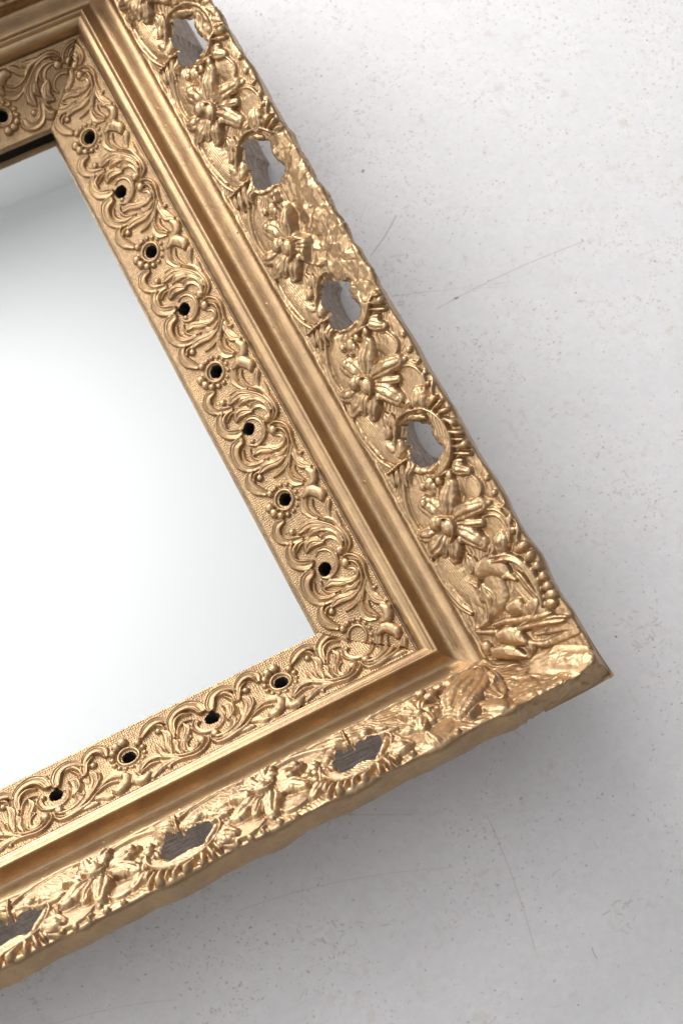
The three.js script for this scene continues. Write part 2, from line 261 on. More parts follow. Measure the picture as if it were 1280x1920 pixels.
// ---------- profiles across a rail: [outward, height], s = arc length, 0 at the marked point ----------
const spline = (pts, n) => new THREE.CatmullRomCurve3(pts.map(([w, h]) => new THREE.Vector3(w, h, 0)), false, 'centripetal').getSpacedPoints(n).map((p) => [p.x, p.y]);
function profile(points, zeroAt) {
  const s = [0]; for (let i = 1; i < points.length; i++) s.push(s[i - 1] + Math.hypot(points[i][0] - points[i - 1][0], points[i][1] - points[i - 1][1]));
  let best = 0; points.forEach((p, i) => { if (Math.hypot(p[0] - zeroAt[0], p[1] - zeroAt[1]) < Math.hypot(points[best][0] - zeroAt[0], points[best][1] - zeroAt[1])) best = i; });
  const s0 = s[best], lo = -s0, hi = s[s.length - 1] - s0;
  const at = (x) => { x = clamp(x, lo, hi) + s0; let a = 0, b = s.length - 1; while (b - a > 1) { const m = (a + b) >> 1; if (s[m] <= x) a = m; else b = m; } const t = (x - s[a]) / (s[b] - s[a] || 1); return [points[a][0] + (points[b][0] - points[a][0]) * t, points[a][1] + (points[b][1] - points[a][1]) * t]; };
  return { lo, hi, at, frame(x, e = 0.0012) { const [w, h] = at(x), p = at(x - e), q = at(x + e), l = Math.hypot(q[0] - p[0], q[1] - p[1]) || 1; return [w, h, -(q[1] - p[1]) / l, (q[0] - p[0]) / l]; } };
}
const FIELD = profile([[0.0068, -0.1615], [0.0055, -0.151], ...spline([[0.003, -0.1485], [0.0006, -0.1475], [-0.0004, -0.1445], [-0.0006, -0.1415], [0, -0.139]], 20), ...spline([[0, -0.139], [0.014, -0.1352], [0.0298, -0.1288], [0.047, -0.1165], [0.0665, -0.1004]], 80).slice(1)], [0, -0.139]);
const COVE = profile(spline([[0.0640, -0.1032], [0.0664, -0.1017], [0.0675, -0.1011], [0.0683, -0.1005], [0.0688, -0.094], [0.0699, -0.0882], [0.0722, -0.0853], [0.0748, -0.0838], [0.0766, -0.0833], [0.0777, -0.0812], [0.08, -0.079], [0.0814, -0.0796], [0.0826, -0.0819], [0.085, -0.0855], [0.0883, -0.0890], [0.0918, -0.0912], [0.0950, -0.0913], [0.0983, -0.0894], [0.1014, -0.0864], [0.1044, -0.0833], [0.1074, -0.0809], [0.1102, -0.0797], [0.1130, -0.0800], [0.1155, -0.0818], [0.1165, -0.085]], 160), [0.08, -0.079]);
const SHELL = profile([[0.1128, -0.0835], [0.1114, -0.075], [0.1121, -0.0647], ...spline([[0.1121, -0.0647], [0.128, -0.0434], [0.145, -0.0207], [0.163, 0.0033], [0.1755, 0.0196], [0.1785, 0.0222], [0.1812, 0.021], [0.1848, 0.0125], [0.1883, 0.003], [0.1898, -0.0035], [0.1885, -0.0085], [0.183, -0.0125], [0.174, -0.016]], 200).slice(1)], [0.1121, -0.0647]);

// ---------- rails ----------
const LX = 0.5, LY = 0.637;                  // sight size of the mirror (the frame runs on out of the picture on the left)
// a = clockwise distance along the rail, w = outward distance, h = height
const RAILS = {
  side: { put: (a, w, h, o) => o.set(w, h + FLOOR, a), from: (w) => -LY - w, to: (w) => w },                  // right-hand rail
  foot: { put: (a, w, h, o) => o.set(-a, h + FLOOR, w), from: (w) => -w, to: (w) => LX + w },                 // rail nearest the viewer
  head: { put: (a, w, h, o) => o.set(a, h + FLOOR, -LY - w), from: (w) => -LX - w, to: (w) => w },            // far rail
  left: { put: (a, w, h, o) => o.set(-LX - w, h + FLOOR, -a), from: (w) => -w, to: (w) => LY + w },
};
// one relief surface: a grid over (a, s), raised along the profile normal by strokes; every stroke's patch becomes a mesh of its own
const group = new Map();
function pieces(L, ground) {                                               // splits a triangle list into connected pieces; crumbs go to the ground
  group.clear(); const find = (k) => { while (group.get(k) !== k) { group.set(k, group.get(group.get(k))); k = group.get(k); } return k; };
  for (const k of L) if (!group.has(k)) group.set(k, k);
  for (let q = 0; q < L.length; q += 3) { const a = find(L[q]); group.set(find(L[q + 1]), a); group.set(find(L[q + 2]), a); }
  const by = new Map(); for (let q = 0; q < L.length; q += 3) { const a = find(L[q]); if (!by.has(a)) by.set(a, []); by.get(a).push(L[q], L[q + 1], L[q + 2]); }
  const all = [...by.values()].sort((a, b) => b.length - a.length), big = all.filter((x, q) => !q || x.length > 240); for (const x of all) if (!big.includes(x)) for (const k of x) (ground ?? big[0]).push(k);
  return big;
}
class Relief {
  constructor(rail, prof, a0, a1, s0, s1, cell) {
    Object.assign(this, { rail, prof, a0, s0, cell });
    this.nu = Math.max(2, Math.round((a1 - a0) / cell)); this.nv = Math.max(2, Math.round((s1 - s0) / cell));
    this.da = (a1 - a0) / this.nu; this.ds = (s1 - s0) / this.nv;
    this.W = this.nv + 1; const n = (this.nu + 1) * this.W;
    this.z = new Float32Array(n); this.top = new Float32Array(n).fill(-1); this.own = new Int16Array(n); this.gone = new Uint8Array(n);
    this.parts = [null]; this.keep = null;
  }
  each(a0, a1, s0, s1, f) {
    const i0 = Math.max(0, Math.floor((a0 - this.a0) / this.da)), i1 = Math.min(this.nu, Math.ceil((a1 - this.a0) / this.da)), j0 = Math.max(0, Math.floor((s0 - this.s0) / this.ds)), j1 = Math.min(this.nv, Math.ceil((s1 - this.s0) / this.ds));
    for (let i = i0; i <= i1; i++) for (let j = j0; j <= j1; j++) f(i * this.W + j, this.a0 + i * this.da, this.s0 + j * this.ds);
  }
  raise(id, k, height) {                                          // union with what is there, with a small fillet
    const h = this.top[k], f = 0.00035;
    if (height > h) { this.top[k] = height; if (height > 0.0001) this.own[k] = id; }
    const z = this.z[k], d = Math.abs(z - height); this.z[k] = Math.max(z, height) + (d < f ? (f - d) * (f - d) / (4 * f) : 0);
  }
  part(name, material = GOLD) { this.parts.push({ name, material }); return this.parts.length - 1; }
  stroke(kind, id, pts, hw, H, opt = '') {                         // metres
    if (kind === 'b') {
      const r = hw[0], x = pts[0], y = pts[1];
      this.each(x - r, x + r, y - r, y + r, (k, a, s) => { const d = Math.hypot(a - x, s - y) / r; if (d < 1) { const f = this.keep ? this.keep(a, s) : 1; if (f > 0.02) this.raise(id, k, (H - r * 0.75 + r * 0.75 * Math.pow(1 - d * d, 0.5)) * f + this.base(a, s)); } });
      return;
    }
    const n = pts.length / 2, c = new THREE.SplineCurve(Array.from({ length: n }, (_, i) => new THREE.Vector2(pts[2 * i], pts[2 * i + 1])));
    const M = 9 * (n - 1), sp = c.getPoints(M), wd = [], hm = Math.max(...hw);
    for (let i = 0; i <= M; i++) { const t = i / M * (hw.length - 1), q = Math.min(hw.length - 2, Math.floor(t)); let f = t - q; f = f * f * (3 - 2 * f); wd.push(hw[q] + (hw[q + 1] - hw[q]) * f); }
    let x0 = 9, x1 = -9, y0 = 9, y1 = -9; sp.forEach((p, i) => { x0 = Math.min(x0, p.x - wd[i]); x1 = Math.max(x1, p.x + wd[i]); y0 = Math.min(y0, p.y - wd[i]); y1 = Math.max(y1, p.y + wd[i]); });
    const lines = opt.startsWith('n') ? +opt.slice(1) : 0;
    this.each(x0, x1, y0, y1, (k, a, s) => {
      let bd = 1, bs = 0, bt = 0, bw = 1; const wob = 1 + (H > 0.0065 && kind === 'v' ? 0.12 : 0.08) * nz(a * 220, s * 220, 31);
      for (let i = 0; i < M; i++) {
        const p = sp[i], q = sp[i + 1], ex = q.x - p.x, ey = q.y - p.y, l2 = ex * ex + ey * ey || 1e-12; let t = ((a - p.x) * ex + (s - p.y) * ey) / l2; t = t < 0 ? 0 : t > 1 ? 1 : t;
        const dx = a - p.x - ex * t, dy = s - p.y - ey * t, w = (wd[i] + (wd[i + 1] - wd[i]) * t) * wob, d = Math.sqrt(dx * dx + dy * dy) / w;
        if (d < bd) { bd = d; bs = (ex * dy - ey * dx) > 0 ? d : -d; bt = (i + t) / M; bw = w; }
      }
      if (bd >= 1) return;
      const f = this.keep ? this.keep(a, s) : 1; if (f < 0.02) return;
      const e = 1 - bd * bd; let g;
      if (kind === 'd') g = Math.pow(e, 0.42);
      else if (kind === 'r') g = Math.pow(e, 0.48);
      else if (kind === 'v' && H > 0.0065) g = Math.pow(e, 0.4) * (0.84 + 0.16 * Math.pow(Math.abs(Math.cos((bs + 0.06 * Math.sin(bt * 5 + y0 * 700)) * Math.PI * 1.4)), 0.8)) * (0.84 + 0.26 * Math.sin(bt * 3.0)) * (1 + 0.05 * Math.sin(bt * 13 + x0 * 900));
      else if (kind === 'v') g = Math.pow(e, 0.36) * (0.78 + 0.22 * Math.min(1, Math.abs(bs + 0.12) * 3)) + 0.06 * Math.cos(bt * 9 + Math.abs(bs) * 7) * e;
      else if (kind === 'c') g = Math.min(1, Math.pow(e, 0.5) * 1.45) * (0.52 + 0.48 * Math.pow(Math.abs(bs + 0.1), 1.6) * 1.3);
      else g = Math.pow(e, 0.5) * 0.7 + 0.3 * Math.sqrt(e) * Math.pow(Math.abs(Math.cos(bs * Math.PI * lines * 1.0 + 0.7 * Math.sin(bt * 5))), 0.6);
      if (H < 0.0065 && (kind === 'v' || kind === 'c') && bw > 0.0018) g *= 1 - 0.19 * Math.pow(Math.abs(Math.cos(bs * Math.PI * (kind === 'c' ? 2 : 2.5) + 0.4)), 3) * Math.min(1, e * 2);
      const tall = H * (0.5 + 0.5 * Math.sqrt(bw / hm));
      this.raise(id, k, g * tall * f + this.base(a, s));
    });
  }
  roll(id, L, w, H) { const c = new THREE.SplineCurve(Array.from({ length: L.length / 2 }, (_, i) => new THREE.Vector2(L[2 * i], L[2 * i + 1]))); const line = c.getPoints(L.length * 2); let q = 0; this.each(L[0], L[L.length - 2], -0.01, 0.02, (k, a, s) => { while (q < line.length - 1 && line[q].x < a) q++; while (q > 0 && line[q - 1].x > a) q--; const e = (s - line[q].y) / w; if (Math.abs(e) < 1) this.raise(id, k, H * Math.sqrt(1 - e * e) * (0.8 + 0.35 * nz(a * 90, 7, 3)) + this.base(a, s)); }); }
  base() { return 0; }
  motif(list, a, s, stretch = 1, jitter = 0, skip, fat = 1, tall = 1) {               // list in mm
    let id = 0;
    for (const [kind, name, pts, hw, H, opt = ''] of list) {
      if (skip && skip(name, pts)) continue;
      if (!(opt === '+' && id)) id = this.part(name);
      const ja = (rnd() - 0.5) * jitter, js = (rnd() - 0.5) * jitter, jh = 1 + (rnd() - 0.5) * 0.16;
      this.stroke(kind, id, pts.map((v, i) => (i % 2 ? v + s + js : v * stretch + a + ja) / 1000), hw.map((v) => v * fat * (name === 'petal' ? 1.42 : kind === 'v' || kind === 'c' || kind === 'd' ? 1.18 : 1) / 1000), H * jh * tall / 1000, opt);
    }
  }
  soften(times) {
    const { W, nu, z } = this, t = new Float32Array(z.length);
    for (let q = 0; q < times; q++) { for (let i = 0; i <= nu; i++) for (let j = 0; j < W; j++) { const k = i * W + j, u = i > 0 ? k - W : k, d = i < nu ? k + W : k, l = j > 0 ? k - 1 : k, r = j < W - 1 ? k + 1 : k; t[k] = z[k] * 0.5 + (z[u] + z[d] + z[l] + z[r]) * 0.125; } z.set(t); }
  }
  build(parent) {
    const { W, nu, nv, z, rail } = this, n = z.length, P = new Float32Array(n * 3), N = new Float32Array(n * 3), UV = new Float32Array(n * 2), o = new THREE.Vector3(), cut = new Uint8Array(n);
    for (let j = 0; j <= nv; j++) {
      const s = this.s0 + j * this.ds, [w, h, nw, nh] = this.prof.frame(s);
      for (let i = 0; i <= nu; i++) {
        const k = i * W + j; let a = this.a0 + i * this.da; const gap = Math.max(0, Math.min(a - rail.from(w), rail.to(w) - a)), zz = clamp(z[k], -gap, gap), ww = w + nw * zz, hh = h + nh * zz;
        const lo = rail.from(ww) + 0.00005, hi = rail.to(ww) - 0.00005;
        if (a < lo) { a = lo; cut[k] = 1; } else if (a > hi) { a = hi; cut[k] = 2; }
        rail.put(a, ww, hh, o); P[3 * k] = o.x; P[3 * k + 1] = o.y; P[3 * k + 2] = o.z; UV[2 * k] = a; UV[2 * k + 1] = s + 0.3;
      }
    }
    for (let i = 0; i <= nu; i++) for (let j = 0; j <= nv; j++) {
      const k = i * W + j, u = 3 * (i > 0 && !cut[k - W] ? k - W : k), d = 3 * (i < nu && !cut[k + W] ? k + W : k), l = 3 * (j > 0 ? k - 1 : k), r = 3 * (j < nv ? k + 1 : k);
      const ax = P[d] - P[u], ay = P[d + 1] - P[u + 1], az = P[d + 2] - P[u + 2], bx = P[r] - P[l], by = P[r + 1] - P[l + 1], bz = P[r + 2] - P[l + 2];
      let x = ay * bz - az * by, y = az * bx - ax * bz, v = ax * by - ay * bx; const q = Math.hypot(x, y, v) || 1; N[3 * k] = x / q; N[3 * k + 1] = y / q; N[3 * k + 2] = v / q;
    }
    const lists = this.parts.map(() => []);
    for (let i = 0; i < nu; i++) for (let j = 0; j < nv; j++) {
      const a = i * W + j, b = a + 1, c = a + W, d = c + 1;
      if (this.gone[a] || this.gone[b] || this.gone[c] || this.gone[d]) continue;
      if (cut[a] && cut[b] && cut[c] && cut[d]) continue;
      let m = a; if (this.top[b] > this.top[m]) m = b; if (this.top[c] > this.top[m]) m = c; if (this.top[d] > this.top[m]) m = d;
      const L = lists[this.own[m]]; if (this.flip) L.push(a, c, b, b, c, d); else L.push(a, b, c, b, d, c);
    }
    const local = new Int32Array(n);
    [...this.parts.keys()].reverse().forEach((id) => {
      const part = this.parts[id], L = lists[id]; if (!part || L.length < 36) return;
      for (const Q of id ? pieces(L, this.parts[0] && lists[0]) : [L]) {
      local.fill(-1); const ids = []; const idx = new Uint32Array(Q.length);
      for (let q = 0; q < Q.length; q++) { const k = Q[q]; if (local[k] < 0) { local[k] = ids.length; ids.push(k); } idx[q] = local[k]; }
      const p = new Float32Array(ids.length * 3), nn = new Float32Array(ids.length * 3), uv = new Float32Array(ids.length * 2), sg = 1;
      ids.forEach((k, q) => { for (let c = 0; c < 3; c++) { p[3 * q + c] = P[3 * k + c]; nn[3 * q + c] = N[3 * k + c] * sg; } uv[2 * q] = UV[2 * k]; uv[2 * q + 1] = UV[2 * k + 1]; });
      const g = new THREE.BufferGeometry(); g.setAttribute('position', new THREE.BufferAttribute(p, 3)); g.setAttribute('normal', new THREE.BufferAttribute(nn, 3)); g.setAttribute('uv', new THREE.BufferAttribute(uv, 2)); g.setIndex(new THREE.BufferAttribute(idx, 1));
      mesh(part.name, g, part.material, parent);
      }
    });
  }
}

// ---------- the mirror ----------
const mirror = thing('wall_mirror', 'old gilded mirror with a deep carved frame lying face up on the white floor', 'mirror');
{ // the silvered pane in the rebate
  const g = new THREE.BoxGeometry(LX + 0.02, 0.004, LY + 0.02); g.translate(-LX / 2, FLOOR - 0.1585, -LY / 2);
  mesh('mirror_glass', g, GLASS, mirror);
}
// the smooth moulding between the two carved bands is the body of each rail
function makeRail(rail, a0, a1, da, crack) {
  const r = new Relief(rail, COVE, a0, a1, COVE.lo, COVE.hi, 0.0006);
  r.nu = Math.round((a1 - a0) / da); r.da = (a1 - a0) / r.nu; r.nv = 150; r.ds = (COVE.hi - COVE.lo) / r.nv; r.W = 151;
  const n = (r.nu + 1) * r.W; r.z = new Float32Array(n); r.top = new Float32Array(n).fill(-1); r.own = new Int16Array(n); r.gone = new Uint8Array(n);
  const ph = crack * 3.7;
  r.each(a0, a1, COVE.lo, COVE.hi, (k, a, s) => { r.z[k] = 0.00018 * nz(a * 14 + ph, s * 30) + 0.00008 * nz(a * 90 + ph, s * 120, 2) + 0.00005 * nz(a * 330, s * 400, 3); });
  // specks of dust and drips caught under the paint
  for (let q = 0; q < (a1 - a0) * 70; q++) { const x = a0 + rnd() * (a1 - a0), y = 0.012 + rnd() * 0.032, d = 0.0004 + rnd() * rnd() * 0.0009, h = (rnd() < 0.75 ? 1 : -1) * d * 0.7; r.each(x - d, x + d, y - d, y + d, (k, a, s) => { const e = 1 - ((a - x) ** 2 + (s - y) ** 2) / d / d; if (e > 0) r.z[k] += h * e; }); }
  r.parts[0] = null; r.parts.push({ name: 'frame_rail', material: GOLD }); r.own.fill(1);
  r.flip = true;
  const before = mirror.children.length; r.build(mirror); return mirror.children[before];
}
const rails = { side: makeRail(RAILS.side, -LY - 0.12, 0.12, 0.0012, 1), foot: makeRail(RAILS.foot, -0.12, LX + 0.12, 0.0012, 2), head: makeRail(RAILS.head, -LX - 0.12, 0.12, 0.002, 3), left: makeRail(RAILS.left, -0.12, LY + 0.12, 0.004, 4) };

// ---------- inner band: acanthus, scrolls and beaded rosettes on a punched ground ----------
const DRILL = 0.0066;
function rosette(r, a, s, drilled) {
  const ring = r.part('rosette_ring'), R0 = 0.0100;
  r.each(a - 0.014, a + 0.014, s - 0.014, s + 0.014, (k, x, y) => { const d = Math.hypot(x - a, y - s), e = Math.abs(d - R0) / 0.0019; if (e < 1) r.raise(ring, k, 0.0026 * Math.sqrt(1 - e * e) + r.base(x, y)); });
  for (let i = 0; i < 14; i++) {
    const t = i / 14 * Math.PI * 2 + 0.2, inner = 0.5 - 0.5 * Math.sin(t), rad = 0.0023 + 0.0026 * inner * inner * inner + (rnd() - 0.5) * 0.0003, R = 0.0138 + rad * 0.62;
    if (inner > 0.85 && i % 2 && i !== 11) continue;
    r.stroke('b', r.part('bead'), [a + Math.cos(t) * R, s + Math.sin(t) * R], [rad], rad * 1.25);
  }
  if (drilled) drill(r, a, s + 0.0006);
}
function drill(r, a, s) {
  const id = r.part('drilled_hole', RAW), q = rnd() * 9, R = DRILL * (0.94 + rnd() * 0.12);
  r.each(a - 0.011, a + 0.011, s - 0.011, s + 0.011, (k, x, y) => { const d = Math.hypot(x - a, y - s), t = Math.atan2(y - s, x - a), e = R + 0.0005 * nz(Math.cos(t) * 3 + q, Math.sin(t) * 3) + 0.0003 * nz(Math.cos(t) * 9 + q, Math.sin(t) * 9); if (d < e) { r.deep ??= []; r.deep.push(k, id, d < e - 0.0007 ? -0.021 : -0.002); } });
}
function innerBand(key, a0, a1, cell, tiles, rosettes, holes, seedling, clip) {
  const r = new Relief(RAILS[key], FIELD, a0, a1, FIELD.lo, FIELD.hi, cell); r.flip = true;
  r.parts[0] = { name: 'punched_ground', material: GRAIN };
  const ph = seedling * 5.1; r.base = (a, s) => 0.0004 * nz(a * 25 + ph, s * 40);
  const rebate = r.part('rebate', RAW);
  r.each(a0, a1, FIELD.lo, FIELD.hi, (k, a, s) => { r.z[k] = r.base(a, s); if (s < -0.0105) r.own[k] = rebate; });
  for (const a of tiles) r.motif(FIELD_MOTIF, a * 1000, 0, 1, 0.5, clip, 1.12, 1.45);
  for (const [a, on] of rosettes) rosette(r, a, 0.0312, on);
  for (const a of holes) drill(r, a, 0.0338);
  r.soften(1);
  // worn and knocked spots
  r.each(a0, a1, FIELD.lo, FIELD.hi, (k, a, s) => { r.z[k] += (r.own[k] ? 0 : 0.0007 * pebble(a, s)) + 0.00016 * nz(a * 240 + ph, s * 240, 5) + 0.00007 * nz(a * 600 + ph, s * 600, 6); });
  if (r.deep) for (let i = 0; i < r.deep.length; i += 3) { r.z[r.deep[i]] = r.deep[i + 2]; r.own[r.deep[i]] = r.deep[i + 1]; r.top[r.deep[i]] = 1; }
  r.build(rails[key]);
}
const PI_ = 0.1559;
const sideRos = [-0.6000, -0.4447, -0.2899, -0.1344, 0.0215], footRos = [0.0561, 0.2132, 0.3690];
innerBand('side', -LY - 0.07, 0.07, 0.00052, [...sideRos, -0.6000 - PI_], sideRos.map((a, i) => [a, i < 4]), [-0.5235, -0.3681, -0.2179, -0.0518], 1);
innerBand('foot', -0.07, 0.42, 0.00052, [0.0561 - PI_, ...footRos], footRos.map((a) => [a, true]), [0.1288, 0.2875], 2);
innerBand('head', -0.24, 0.07, 0.0006, [-0.0426 - PI_, -0.0426], [[-0.0426, true], [-0.0426 - PI_, true]], [-0.12], 3);
// the stretches beyond the picture's edge, so that the frame closes round the glass
innerBand('foot', 0.42, LX + 0.07, 0.0016, [0.369], [], [0.447], 2);
innerBand('head', -LX - 0.07, -0.24, 0.0016, [-0.0426 - 2 * PI_, -0.0426 - 3 * PI_], [], [-0.43], 3);
innerBand('left', -0.07, LY + 0.07, 0.0016, [0, PI_, 2 * PI_, 3 * PI_], [], [0.08, 0.236, 0.392, 0.548], 7);

// ---------- outer band: thin pierced shell of flowers, sheaves and shell-edged openings ----------
function openingAt(r, a0, stretch, wob) {
  const pts = []; for (let i = 0; i < OPENING.length; i += 2) pts.push([OPENING[i] * stretch / 1000 + a0, OPENING[i + 1] / 1000 + (wob ? wob[1] : 0)]);
  const cx = pts.reduce((t, p) => t + p[0], 0) / pts.length, cy = pts.reduce((t, p) => t + p[1], 0) / pts.length, g = wob ? wob[0] : 1;
  for (const p of pts) { p[0] = cx + (p[0] - cx) * g; p[1] = cy + (p[1] - cy) * g; }
  const inside = (x, y) => { let c = 0, best = 9; for (let i = 0, j = pts.length - 1; i < pts.length; j = i++) { const [ax, ay] = pts[i], [bx, by] = pts[j]; if ((ay > y) !== (by > y) && x < (bx - ax) * (y - ay) / (by - ay) + ax) c ^= 1; const ex = bx - ax, ey = by - ay, t = clamp(((x - ax) * ex + (y - ay) * ey) / (ex * ex + ey * ey)); best = Math.min(best, Math.hypot(x - ax - ex * t, y - ay - ey * t)); } return c ? best : -best; };
  r.each(cx - 0.035, cx + 0.035, cy - 0.03, cy + 0.03, (k, a, s) => {
    const d = inside(a, s) + 0.0016 * nz(a * 210, s * 210, 8) + 0.0004 * nz(a * 800, s * 800, 9);
    if (d > 0) r.gone[k] = 1; else if (d > -0.009) { const q = 1 + d / 0.009; r.z[k] -= 0.0048 * q * q; }
  });
  return [cx, cy];
}
function outerBand(key, a0, a1, cell, tiles, extra, openings, seedling, damage) {
  const r = new Relief(RAILS[key], SHELL, a0, a1, SHELL.lo, SHELL.hi, cell); r.flip = true;
  r.parts[0] = { name: 'shell_ground', material: GOLD };
  const ph = seedling * 9.7, rim = 0.1085, rough = damage ?? (() => 0);
  r.base = (a, s) => 0.0011 * nz(a * 30 + ph, s * 45);
  r.keep = (a, s) => (1 - rough(a, s)) * (1 - step(0.107, 0.112, s));
  r.each(a0, a1, SHELL.lo, SHELL.hi, (k, a, s) => {
    const d = rough(a, s), side = step(rim - 0.006, rim + 0.004, s);
    r.z[k] = r.base(a, s) + 0.0005 * (1 - side) * (1 - d) * Math.abs(Math.sin(700 * (a * 0.8 + s * 0.7) + 9 * nz(a * 40 + ph, s * 40, 11))) + 0.0009 * (1 - side) * (1 - d) * nz(a * 110 + ph, s * 110, 12) + (key === 'side' ? 0.0011 : 0.0019) * side * (Math.sin((a - tiles[0][0]) / 0.08 * Math.PI * 2) + 1.8 * nz(a * 45 + ph, s * 25, 3)) * (1 - 0.6 * step(rim + 0.012, rim + 0.03, s));
    if (d > 0) { const m = (1 - 0.75 * step(0.1, 0.12, a)), lump = fbm(a * 42 + ph, s * 30, 4, 3), crag = Math.abs(nz(a * 70 + 2 * lump, s * 60, 6)); r.z[k] += d * (0.0075 * lump * (a * (key === 'side' ? 1 : -1) > 0.09 ? 0.45 : 1) + m * 0.0035 * (0.3 - crag) + m * 0.0008 * Math.max(0, nz(a * 190, s * 150, 7)) + 0.0003 * nz(a * 260, s * 260, 9) - 0.0012 * Math.pow(1 - Math.min(1, Math.abs(nz(a * 45 + 3, s * 45, 13)) * 9), 3) * m - 0.0016); }
  });
  for (const [a, stretch, skip] of tiles) r.motif(SHELL_MOTIF, a * 1000, 0, stretch, 0.7, skip, 1.28, 1.1);
  { const id = r.part('edge_roll'), L = []; for (let a = a0; a < a1; a += 0.012) L.push(a, 0.0012 + 0.0012 * nz(a * 40, 3, ph)); r.roll(id, L, 0.0026, 0.0032); }
  for (const list of extra) r.motif(list, 0, 0, 1, 0, undefined, 1.25, 1.1);
  r.soften(1);
  r.each(a0, a1, SHELL.lo, SHELL.hi, (k, a, s) => { r.z[k] += 0.00025 * nz(a * 120 + ph, s * 120, 15) + 0.0003 * nz(a * 200 + ph, s * 200, 5) + 0.00012 * nz(a * 480 + ph, s * 480, 6); });
  const holes = openings.map((q) => openingAt(r, ...q));
  r.build(rails[key]); return holes;
}
// where moulding was lost and made good with plain filler
const sideDamage = (a, s) => {
  const n = 0.012 * nz(a * 60, s * 60, 2);
  let d = step(0.060, 0.067, s + n) * step(-0.435, -0.425, a) * step(-0.222, -0.232, a) * (1 - step(0.124, 0.14, s) * 0.6);
  d = Math.max(d, 0.8 * step(0.066, 0.072, s + n) * step(-0.615, -0.605, a) * step(-0.558, -0.566, a));
  return Math.max(d, step(0.074, 0.079, s + n * 0.6) * step(0.126, 0.131, a + n * 0.5) * 0.75);
};
const footDamage = (a, s) => { const n = 0.012 * nz(a * 60, s * 60, 2); return step(0.056, 0.062, s + n) * step(-0.094, -0.099, a + n * 0.4) * 0.75; };
const pastCorner = (name, pts) => pts[0] > 70 || (pts[0] > 44 && pts[1] > 52) || (pts[0] > 30 && pts[1] < 40);
const sideOpen = outerBand('side', -0.84, 0.2, 0.00062, [[-0.6720, 1.03], [-0.5071, 1.06], [-0.3323, 1.02], [-0.1661, 1], [-0.0065, 1, pastCorner]], [CORNER_SIDE], [[-0.6720, 1.05, [1.12, -0.003]], [-0.5090, 1.08, [1.15, 0.001]], [-0.3323, 1.02, [1.12, -0.003]], [-0.1661, 1, [1, 0]]], 1, sideDamage);
const footOpen = outerBand('foot', -0.2, 0.56, 0.00064, [[-0.0445, 1, (n, p) => p[0] < 38], [0.1189, 1.01], [0.2763, 1.01], [0.44, 1.01]], [CORNER_FOOT], [[-0.0445, 1, [1.05, -0.008]], [0.1189, 1, [1.05, -0.008]], [0.2763, 1.02, [1.05, -0.008]]], 2, footDamage);
outerBand('head', -0.42, 0.2, 0.0013, [[-0.3, 1], [-0.14, 1], [0.02, 1]], [], [], 3);
outerBand('head', -LX - 0.2, -0.4185, 0.002, [[-0.62, 1], [-0.46, 1]], [], [], 3);
outerBand('foot', 0.56, LX + 0.2, 0.002, [[0.5989, 1]], [], [], 2);
outerBand('left', -0.2, LY + 0.2, 0.002, [[-0.02, 1], [0.14, 1], [0.3, 1], [0.46, 1], [0.62, 1]], [], [], 6);

// the lost corner, made up with plain filler and painted over
{
  const n = 120, lo = 0.122, hi = 0.19, P = [], UV = [], I = [], hAt = (w) => { let a = 0, b = 0.15; for (let q = 0; q < 30; q++) { const m = (a + b) / 2; if (SHELL.at(m)[0] < w && m < 0.112) a = m; else b = m; } return SHELL.at(a)[1]; };
  for (let i = 0; i <= n; i++) for (let j = 0; j <= n; j++) {
    const x = lo + (hi - lo) * i / n, y = lo + (hi - lo) * j / n, w = 0.5 * (x + y + Math.hypot(x - y, 0.006)), m = (x + y) / 2, d = Math.abs(x - y);
    const fill = Math.exp(-Math.pow(d / 0.016, 2)) * step(0.126, 0.15, m), h = hAt(Math.min(w, 0.1785)) - step(0.1785, 0.19, w) * 0.02;
    P.push(x, FLOOR + h - 0.006 + 0.0155 * fill * (1 - 0.6 * step(0.168, 0.186, m)) + fill * (0.005 * fbm(x * 38, y * 38, 21, 2) + 0.0011 * nz(x * 190, y * 190, 22) + 0.0004 * nz(x * 500, y * 500, 23)), y); UV.push(x, y);
  }
  for (let i = 0; i < n; i++) for (let j = 0; j < n; j++) { const k = i * (n + 1) + j; I.push(k, k + 1, k + n + 1, k + 1, k + n + 2, k + n + 1); }
  const g = new THREE.BufferGeometry(); g.setAttribute('position', new THREE.Float32BufferAttribute(P, 3)); g.setAttribute('uv', new THREE.Float32BufferAttribute(UV, 2)); g.setIndex(I); g.computeVertexNormals();
  mesh('corner_filler', g, GOLD, rails.side);
}

